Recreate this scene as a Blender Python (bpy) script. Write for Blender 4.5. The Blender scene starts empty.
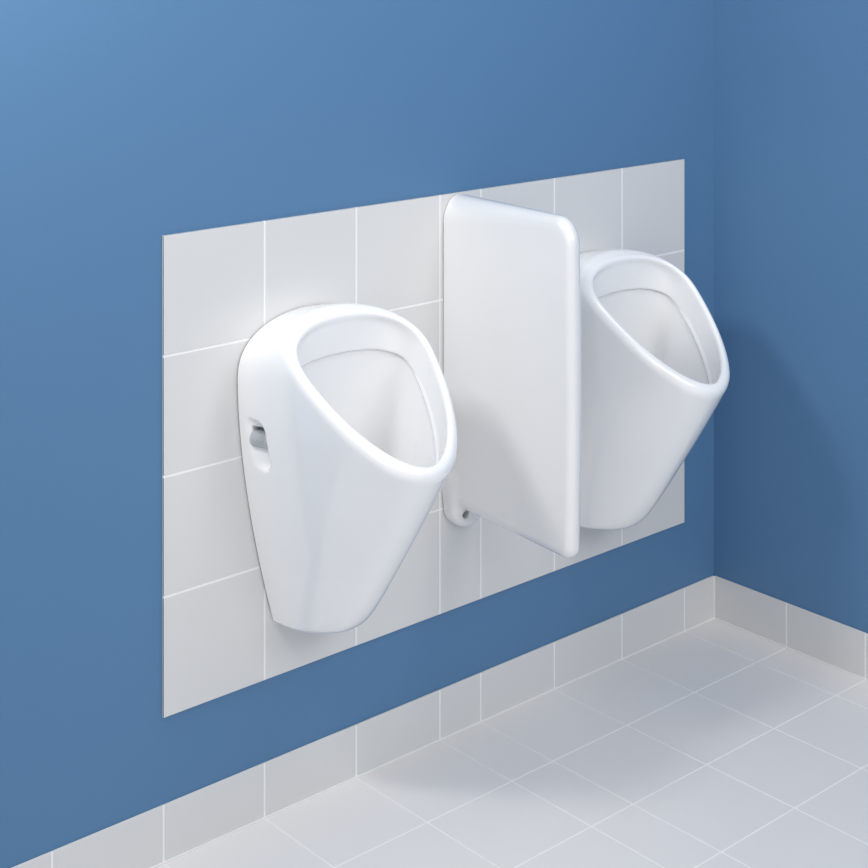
import bpy, bmesh, math
import numpy as np
from mathutils import Vector

scene = bpy.context.scene
COL = scene.collection

# ------------------------------------------------------------------ helpers
def srgb(r, g, b):
    f = lambda c: (c/255/12.92) if c/255 <= .04045 else ((c/255+.055)/1.055)**2.4
    return (f(r), f(g), f(b), 1)

def mat(name, color, rough=.4, coat=0., coat_rough=.05, metallic=0., bump=0., bscale=60., var=0., spec=.5):
    m = bpy.data.materials.new(name); m.use_nodes = True
    nt = m.node_tree; b = nt.nodes['Principled BSDF']
    b.inputs['Base Color'].default_value = color
    b.inputs['Roughness'].default_value = rough
    b.inputs['Metallic'].default_value = metallic
    b.inputs['Coat Weight'].default_value = coat
    b.inputs['Coat Roughness'].default_value = coat_rough
    b.inputs['Specular IOR Level'].default_value = spec
    if bump or var:
        tc = nt.nodes.new('ShaderNodeTexCoord'); ns = nt.nodes.new('ShaderNodeTexNoise')
        ns.inputs['Scale'].default_value = bscale; ns.inputs['Detail'].default_value = 4
        nt.links.new(tc.outputs['Object'], ns.inputs['Vector'])
        if bump:
            bp = nt.nodes.new('ShaderNodeBump'); bp.inputs['Strength'].default_value = bump
            bp.inputs['Distance'].default_value = .001
            nt.links.new(ns.outputs['Fac'], bp.inputs['Height']); nt.links.new(bp.outputs['Normal'], b.inputs['Normal'])
        if var:
            mx = nt.nodes.new('ShaderNodeMix'); mx.data_type = 'RGBA'
            mx.inputs[6].default_value = color
            mx.inputs[7].default_value = tuple(c*(1-var) for c in color[:3])+(1,)
            nt.links.new(ns.outputs['Fac'], mx.inputs[0]); nt.links.new(mx.outputs[2], b.inputs['Base Color'])
    return m

M = {
 'blue':    mat('blue_wall_paint', (.095, .212, .384, 1), rough=.55, bump=.12, bscale=220, spec=.3),
 'tile':    mat('white_glazed_tile', (.70, .70, .70, 1), rough=.28, bump=.02, bscale=6, spec=.4),
 'grout':   mat('light_grout', (.92, .92, .92, 1), rough=.8, bump=.1, bscale=300),
 'ftile':   mat('grey_floor_tile', (.78, .765, .76, 1), rough=.32, bump=.03, bscale=8, spec=.45),
 'fgrout':  mat('floor_grout', (.88, .88, .88, 1), rough=.8, bump=.1, bscale=300),
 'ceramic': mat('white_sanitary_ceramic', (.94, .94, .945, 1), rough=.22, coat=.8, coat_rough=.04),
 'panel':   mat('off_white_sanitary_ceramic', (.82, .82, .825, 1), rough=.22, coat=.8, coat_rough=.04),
 'gasket':  mat('grey_joint', (.22, .20, .19, 1), rough=.8),
 'steel':   mat('grey_satin_metal', (.50, .54, .58, 1), rough=.3, metallic=.35, coat=.6),
 'screw':   mat('dark_screw', (.05, .09, .14, 1), rough=.35, metallic=.6),
 'ceiling': mat('white_ceiling_paint', (.8, .8, .8, 1), rough=.8),
}

def link_mesh(name, bm, mats, parent=None, smooth=False):
    me = bpy.data.meshes.new(name)
    bmesh.ops.recalc_face_normals(bm, faces=bm.faces[:])
    bm.to_mesh(me); bm.free()
    for m in (mats if isinstance(mats, (list, tuple)) else [mats]): me.materials.append(m)
    if smooth:
        for p in me.polygons: p.use_smooth = True
    o = bpy.data.objects.new(name, me); COL.objects.link(o)
    if parent: o.parent = parent
    return o

def box(bm, x0, x1, y0, y1, z0, z1, mi=0, bevel=0.):
    r = bmesh.ops.create_cube(bm, size=1)
    vs = r['verts']
    for v in vs:
        v.co = Vector(((x0+x1)/2+v.co.x*(x1-x0), (y0+y1)/2+v.co.y*(y1-y0), (z0+z1)/2+v.co.z*(z1-z0)))
    fs = list({f for v in vs for f in v.link_faces})
    for f in fs: f.material_index = mi
    if bevel:
        es = list({e for v in vs for e in v.link_edges})
        rr = bmesh.ops.bevel(bm, geom=es, offset=bevel, segments=2, profile=.5, affect='EDGES')
        for f in rr['faces']: f.material_index = mi

def structure(o, label=None):
    o['kind'] = 'structure'
    if label: o['label'] = label
    return o

# ------------------------------------------------------------------ measures (metres)
T = .20; TH = .1957; G = .0016            # tile pitch, tile height, half a grout line
WN = .1048                                # narrow cut column
XC = .8052                                # right tile face
HB = .0941; ZB = .2357; D1 = .1928
XS = [-3*T, -2*T, -T, 0, WN, WN+T, WN+2*T, WN+3*T]
XL, YF, ZC = -3.4, -3.6, 2.6              # left, front, ceiling
WT = .0042                                # tile thickness in front of the paint

# ------------------------------------------------------------------ room shell
bm = bmesh.new(); box(bm, XL-.1, XC+.15, WT, WT+.1, 0, ZC); structure(link_mesh('wall_back', bm, M['blue']), 'blue painted wall carrying the tiled panel')
bm = bmesh.new(); box(bm, XC+WT, XC+.15, YF, WT, 0, ZC); structure(link_mesh('wall_right', bm, M['blue']), 'blue painted side wall on the right')

# floor: grout bed with separate tile plates on it
bm = bmesh.new()
box(bm, XL-.1, XC+.15, YF-.1, WT+.1, -.06, -.0006, 1)
xs = [XC-.0012] + [WN+3*T-k*T for k in range(4)] + [0.] + [-T*k for k in range(1, 18)]
ys = [-.0012] + [-D1*k for k in range(1, 19)]
for a, b in zip(xs[:-1], xs[1:]):
    for c, d in zip(ys[:-1], ys[1:]):
        box(bm, b+G, a-G, d+G, c-G, -.005, 0, 0)
structure(link_mesh('floor', bm, [M['ftile'], M['fgrout']]), 'grey square floor tiles with pale joints')

# tiled rectangle behind the urinals
bm = bmesh.new()
box(bm, XS[0], XS[-1], .0006, WT, ZB, ZB+4*TH, 1)
for i in range(7):
    for j in range(4):
        x0 = XS[i]+(G if i else 0); x1 = XS[i+1]-(G if i < 6 else 0)
        z0 = ZB+j*TH+(G if j else 0); z1 = ZB+(j+1)*TH-(G if j < 3 else 0)
        box(bm, x0, x1, 0, .0035, z0, z1, 0, .0006)
structure(link_mesh('trim_1', bm, [M['tile'], M['grout']]), 'rectangle of white wall tiles behind the urinals')

# tiled skirtings
bm = bmesh.new()
box(bm, XL, XC, .0006, WT, 0, HB-.001, 1)
xb = [XL+.0] + [-T*k for k in range(16, 0, -1)] + [0, WN, WN+T, WN+2*T, WN+3*T, XC]
for a, b in zip(xb[:-1], xb[1:]): box(bm, a+G, b-G, 0, .0035, .0028, HB, 0, .0006)
box(bm, XL, XC-.0012, -.0010, .0006, 0, .0024, 1); box(bm, XC-.0016, XC, -.0016, .0006, 0, HB-.0006, 1)
structure(link_mesh('baseboard_back', bm, [M['tile'], M['grout']]), 'row of cut white tiles along the foot of the back wall')
bm = bmesh.new()
box(bm, XC+.0006, XC+WT, YF, 0, 0, HB-.001, 1)
yb = [-D1*k for k in range(0, 19)]
for a, b in zip(yb[:-1], yb[1:]): box(bm, XC, XC+.0035, b+G, a-G-(.0012 if a == 0 else 0), .0028, HB, 0, .0006)
box(bm, XC-.0010, XC+.0006, YF, -.0018, 0, .0024, 1)
structure(link_mesh('baseboard_right', bm, [M['tile'], M['grout']]), 'row of cut white tiles along the foot of the right wall')

# ------------------------------------------------------------------ implicit surfaces
def norm_d(F, p, e=1e-4):
    f0 = F(p); g = []
    for k in range(3):
        q = [p[0], p[1], p[2]]; q[k] = q[k]+e
        g.append((F(q)-f0)/e)
    return f0/np.maximum(np.sqrt(g[0]**2+g[1]**2+g[2]**2), 1.)
def smax(a, b, k):
    h = np.maximum(k-np.abs(a-b), 0)/k
    return np.maximum(a, b)+h*h*k*.25
def smin(a, b, k): return -smax(-a, -b, k)
def rmax(a, b, r):
    return np.sqrt(np.maximum(a+r, 0)**2+np.maximum(b+r, 0)**2)+np.minimum(np.maximum(a, b)+r, 0)-r

def nets(F, lo, hi, h):
    """dual contouring style mesh of F=0, vertices then slid onto the surface"""
    ax = [np.arange(lo[k], hi[k]+h, h) for k in range(3)]
    n = [len(a) for a in ax]
    V = np.empty(n, np.float32)
    for i in range(0, n[0], 16):
        X, Y, Z = np.meshgrid(ax[0][i:i+16], ax[1], ax[2], indexing='ij')
        V[i:i+16] = F([X, Y, Z])
    S = V < 0
    acc = np.zeros([m-1 for m in n]+[3]); cnt = np.zeros([m-1 for m in n])
    offs = [(0,0,0),(1,0,0),(0,1,0),(1,1,0),(0,0,1),(1,0,1),(0,1,1),(1,1,1)]
    def sl(A, o): return A[o[0]:n[0]-1+o[0], o[1]:n[1]-1+o[1], o[2]:n[2]-1+o[2]]
    for a in range(8):
        for k in range(3):
            if offs[a][k]: continue
            b = list(offs[a]); b[k] = 1
            va, vb = sl(V, offs[a]), sl(V, b)
            c = (va < 0) != (vb < 0)
            t = np.where(c, va/np.where(c, va-vb, 1), 0)
            for j in range(3):
                acc[..., j] += np.where(c, offs[a][j]+(t if j == k else 0), 0)
            cnt += c
    act = cnt > 0
    idx = -np.ones(act.shape, int); idx[act] = np.arange(act.sum())
    I = np.argwhere(act)
    P = (acc[act]/cnt[act][:, None]+I)*h+np.array(lo)
    quads = []
    for k in range(3):
        u, v = (k+1) % 3, (k+2) % 3
        a = [slice(None)]*3; b = [slice(None)]*3
        a[k] = slice(0, -1); b[k] = slice(1, None)
        C = np.argwhere(S[tuple(a)] != S[tuple(b)])
        C = C[(C[:, u] > 0) & (C[:, v] > 0) & (C[:, u] < n[u]-1) & (C[:, v] < n[v]-1)]
        inside = S[C[:, 0], C[:, 1], C[:, 2]]
        q = []
        for du, dv in ((1, 1), (0, 1), (0, 0), (1, 0)):
            D = C.copy(); D[:, u] -= du; D[:, v] -= dv
            q.append(idx[D[:, 0], D[:, 1], D[:, 2]])
        q = np.stack(q, 1); q[~inside] = q[~inside][:, ::-1]
        quads.append(q)
    Q = np.concatenate(quads)
    for it in range(4):
        p = [P[:, 0], P[:, 1], P[:, 2]]; f0 = F(p); g = []
        for k in range(3):
            q = [P[:, 0], P[:, 1], P[:, 2]]; q[k] = q[k]+2e-4; r = [P[:, 0], P[:, 1], P[:, 2]]; r[k] = r[k]-2e-4
            g.append((F(q)-F(r))/4e-4)
        g = np.stack(g, 1)
        st = -f0[:, None]*g/np.maximum((g*g).sum(1), .2)[:, None]
        L = np.sqrt((st**2).sum(1)); st *= np.minimum(1, .5*h/np.maximum(L, 1e-9))[:, None]
        P = P+st
    return P, Q

def implicit_object(name, F, lo, hi, h, material, cuts, parent):
    """F works in (x, u, z) with u = distance out from the wall; the mesh stands at y = -u"""
    P, Q = nets(F, lo, hi, h)
    bm = bmesh.new()
    vs = [bm.verts.new((p[0], -p[1], p[2])) for p in P]
    for q in Q:
        if len(set(q)) == 4 and min(q) >= 0:
            try: bm.faces.new([vs[i] for i in q])
            except ValueError: pass
    for co, no in cuts:                   # the side the normal points to is removed, the hole capped
        r = bmesh.ops.bisect_plane(bm, geom=bm.verts[:]+bm.edges[:]+bm.faces[:], dist=1e-6, plane_co=co, plane_no=no, clear_outer=True)
        es = [e for e in r['geom_cut'] if isinstance(e, bmesh.types.BMEdge)]
        for e in es: e.smooth = False
        rr = bmesh.ops.edgeloop_fill(bm, edges=es)
    o = link_mesh(name, bm, material, parent, smooth=True)
    return o

# ------------------------------------------------------------------ urinal
SL = .87; RC = .949                      # slant of the rim plane z + SL*u = RC
SN = math.sqrt(1+SL*SL)
KO = (-.1350, .030, .666); KD = (.34, .94)  # knob start and direction in (x, u)
U0 = .099                                 # where the rim starts at the top

def outer_raw(p):
    x, u, z = np.abs(p[0]), np.maximum(p[1], 0), p[2]
    zz = z-.21*u
    z0 = .755
    w = .148+.06*np.minimum(u, .16)*np.clip((z-.45)/.25, 0, 1)-.318*np.maximum(z0-zz, 0)**1.7
    D = .136+.675*(z-.334)
    D = np.maximum(D, .03)
    n = 2.3-.32*np.clip((z-.33)/.3, 0, 1)
    top = np.maximum(zz-z0, 0)/.105
    return ((x/w)**n+(u/D)**n+top**2.55)**(1/n)-1
def egg_raw(x, u):
    s = (u-U0)*SN
    v = s-.0824
    n = 2.6-.93*np.clip((v+.02)/.06, 0, 1)
    q = (np.abs(x)/.135)**n+np.where(v < 0, np.abs(v)/.0824, v/.2191)**n
    return q**(1/n)-1
def egg_d(x, u, e=1e-4):
    f = egg_raw(x, u); gx = (egg_raw(x+e, u)-f)/e; gu = (egg_raw(x, u+e)-f)/e/SN
    return f/np.maximum(np.sqrt(gx*gx+gu*gu), 2.)
def urinal_F(p):
    x, u, z = p
    o = norm_d(outer_raw, p)*1.0
    o = smax(o, .3315-z, .003+4.5*np.clip(u-.04, 0, .3)**2)
    plane = (z+SL*u-RC)/SN
    body = smax(o, plane, .020)
    tau = (RC-z-SL*u)/(1+SL*.15)
    ur = u-(-.15)*tau
    e = egg_d(x, ur)
    band = np.maximum(e, tau-.077)
    band = smax(band, o+.0155, .02)
    bowl = np.maximum(e-.006, .072-tau)
    bowl = smax(bowl, o+.0125, .02)
    bowl = smax(bowl, .030-u, .05)
    bowl = smax(bowl, .42-z, .08)
    cav = smin(band, bowl, .006)
    body = smax(body, -cav, .010)
    # recess in the left flank holding the fitting
    a, b = (u-.049-.08*(.66-z)), z-.660
    qx, qz = np.abs(a)-.026+.016, np.abs(b)-.040+.016
    rr = np.sqrt(np.maximum(qx, 0)**2+np.maximum(qz, 0)**2)+np.minimum(np.maximum(qx, qz), 0)-.016
    fl = x+.146-.50*(u-.023)
    pocket = smax(rr, fl, .012)
    w_ = np.array(KD); q0, q1, q2 = x-KO[0], u-KO[1], z-KO[2]-.005; al = q0*w_[0]+q1*w_[1]
    cyl = np.sqrt(np.maximum(q0*q0+q1*q1+q2*q2-al*al, 0))-.0165
    pocket = smin(pocket, np.maximum(np.maximum(cyl, .002-al), al-.05), .002)
    return smax(body, -pocket, .006)

def empty(name, loc, label, cat, group=None):
    o = bpy.data.objects.new(name, None); COL.objects.link(o); o.location = loc
    o.empty_display_size = .05
    o['label'] = label; o['category'] = cat
    if group: o['group'] = group
    return o

XU = (-.309, .397)
urinal = empty('urinal', (XU[0], 0, 0), 'white ceramic wall urinal left of the divider, grey knob showing in its side recess', 'urinal', 'wall-hung urinals')
body = implicit_object('ceramic_bowl', urinal_F, (-.175, -.014, .30), (.175, .375, .90), .0028, M['ceramic'],
    [((0, -.0025, 0), (0, 1, 0)), ((0, 0, .3317), (0, 0, -1))], urinal)

# thin dark joint between ceramic and tiles
def gasket(parent):
    bm = bmesh.new(); pts = []
    N = 96
    for k in range(N):
        a = 2*math.pi*k/N
        d = Vector((math.cos(a), math.sin(a)))
        lo_, hi_ = 0., .6
        for _ in range(40):
            m_ = (lo_+hi_)/2; x, z = d.x*m_, .60+d.y*m_
            f = float(outer_raw([np.array(x), np.array(0.), np.array(z)]))
            if f < 0 and z > .3335: lo_ = m_
            else: hi_ = m_
        pts.append((d.x*(lo_-.0006), .60+d.y*(lo_-.0006)))
    a = [bm.verts.new((x, -.0001, z)) for x, z in pts]; b = [bm.verts.new((x, -.0024, z)) for x, z in pts]
    bm.faces.new(a); bm.faces.new(b)
    for k in range(N): bm.faces.new((a[k], a[(k+1) % N], b[(k+1) % N], b[k]))
    g = link_mesh('mounting_seal', bm, M['gasket'], parent)
    g['label'] = 'thin dark grey joint'
    return g
gasket(urinal)

def lathe(name, prof, axis, origin, material, parent, seg=40):
    """revolve (distance along axis, radius) pairs"""
    bm = bmesh.new(); ax = Vector(axis).normalized()
    e1 = ax.orthogonal().normalized(); e2 = ax.cross(e1)
    rings = []
    for t, r in prof:
        c = Vector(origin)+ax*t
        if r < 1e-6: rings.append([bm.verts.new(c)])
        else: rings.append([bm.verts.new(c+(e1*math.cos(2*math.pi*k/seg)+e2*math.sin(2*math.pi*k/seg))*r) for k in range(seg)])
    for A, B in zip(rings[:-1], rings[1:]):
        for k in range(seg):
            k2 = (k+1) % seg
            if len(A) == 1 and len(B) > 1: bm.faces.new((A[0], B[k], B[k2]))
            elif len(B) == 1 and len(A) > 1: bm.faces.new((A[k], A[k2], B[0]))
            elif len(A) > 1: bm.faces.new((A[k], B[k], B[k2], A[k2]))
    return link_mesh(name, bm, material, parent, smooth=True)

kn = lathe('fixing_knob', [(0, 0), (0, .010), (.0012, .0128), (.004, .0145), (.030, .0145), (.0305, .0155), (.036, .0155), (.045, .0155), (.045, 0)],
      (KD[0], -KD[1], 0), (KO[0], -KO[1], KO[2]), M['steel'], urinal)
kn['label'] = 'grey metal knob inside the side recess'

# second urinal: copies of the first and its parts
u2 = urinal.copy(); COL.objects.link(u2); u2.location = (XU[1], 0, 0)
u2['label'] = 'white ceramic wall urinal right of the divider, nearest the corner'
for ch in list(urinal.children):
    c = ch.copy(); COL.objects.link(c); c.parent = u2

# ------------------------------------------------------------------ divider
XP = .0495
def divider_F(p):
    x, u, z = p
    uu = np.clip(u/.30, 0, 1)
    t = .0172+.0248*(1-uu)**1.35
    # outline in (u, z)
    zb = .432-.07*u
    c_top = (z-1.016+.02*u)*.8
    c_bot = zb-z
    c_fr = u-.302-.006*np.cos((z-.70)/.32*1.4)
    o = rmax(c_top, c_fr, .040)
    o = rmax(o, c_bot, .022)
    d = rmax(o, np.sqrt(x*x+4e-6)-t, t*.93)
    # foot against the wall, lower end rounded
    fr = np.where(z < .436, np.sqrt(x*x+(z-.436)**2)-.042, np.abs(x)-.042)
    foot = rmax(rmax(fr, u-.030, .012), z-.50, .01)
    d = smin(d, foot, .016)
    hole = np.maximum(np.sqrt((x+.010)**2+(z-.422)**2)-.0085, .004-u)
    hole = np.maximum(hole, u-.045)
    return smax(d, -hole, .002)
div = empty('urinal_divider', (XP, 0, 0), 'tall white ceramic divider panel on the tiles between the two urinals', 'divider')
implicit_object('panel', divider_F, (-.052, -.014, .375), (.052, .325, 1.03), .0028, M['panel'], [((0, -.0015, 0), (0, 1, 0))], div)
sc_ = lathe('screw', [(0, 0), (0, .0065), (.010, .0065), (.012, .0045), (.012, 0)], (0, -1, 0), (-.010, -.004, .422), M['screw'], div, 24)
sc_['label'] = 'dark screw in the foot hole'
bm = bmesh.new()
a = []; b = []
N = 24
pts = [(.0415*math.cos(t), .436+.0415*math.sin(t)) for t in [math.pi+math.pi*k/N for k in range(N+1)]] + [(.0415*math.cos(t), .956+.058*math.sin(t)) for t in [math.pi*k/N for k in range(N+1)]]
a = [bm.verts.new((x, -.0001, z)) for x, z in pts]; b = [bm.verts.new((x, -.0014, z)) for x, z in pts]
bm.faces.new(a); bm.faces.new(b)
for k in range(len(a)): bm.faces.new((a[k], a[(k+1) % len(a)], b[(k+1) % len(a)], b[k]))
g = link_mesh('mounting_seal', bm, M['gasket'], div); g['label'] = 'thin dark grey joint'

# ------------------------------------------------------------------ light
def area(name, loc, target, sx, sy, power, color=(1, 1, 1)):
    l = bpy.data.lights.new(name, 'AREA'); l.shape = 'RECTANGLE'; l.size = sx; l.size_y = sy
    l.energy = power; l.color = color
    o = bpy.data.objects.new(name, l); COL.objects.link(o); o.location = loc
    o.rotation_euler = (Vector(target)-Vector(loc)).to_track_quat('-Z', 'Y').to_euler()
    return o
area('key_light', (-1.35, -.22, 2.02), (.3, -.15, .6), .26, .26, 13, (1, .99, .97))
area('side_light', (-2.7, -2.6, 1.3), (0, 0, .75), .6, 2.0, 8, (1, 1, .99))
area('soft_light', (-1.0, -3.0, 2.4), (.1, 0, .6), 1.6, 1.2, 21, (1, 1, .99))
area('fill_light', (.55, -2.9, 2.2), (.5, 0, .6), 1.0, 1.0, 20, (1, 1, .99))
area('overhead_fill', (.1, -1.1, 2.5), (.3, -.9, 0), 1.0, .8, 9, (1, 1, 1))  # added unseen fill from above, brightens the floor and urinal tops

w = bpy.data.worlds.new('room_ambient'); scene.world = w; w.use_nodes = True
w.node_tree.nodes['Background'].inputs['Color'].default_value = (.97, .98, 1, 1)
w.node_tree.nodes['Background'].inputs['Strength'].default_value = .55

# ------------------------------------------------------------------ camera
F_PX, YAW, HY = 1622.2011, .7224, -75.3739
cam = bpy.data.cameras.new('camera'); co = bpy.data.objects.new('camera', cam); COL.objects.link(co)
co.location = (-2.0126, -2.2665, 1.5243)
co.rotation_euler = (math.pi/2, 0, -YAW)
cam.sensor_width = 36; cam.sensor_fit = 'HORIZONTAL'; cam.lens = F_PX/868*36
cam.shift_y = (HY-434)/868
cam.clip_start = .05
scene.camera = co

scene.view_settings.view_transform = 'Standard'; scene.view_settings.look = 'None'
scene.view_settings.gamma = 1; scene.view_settings.use_curve_mapping = False
scene.view_settings.exposure = -0.10
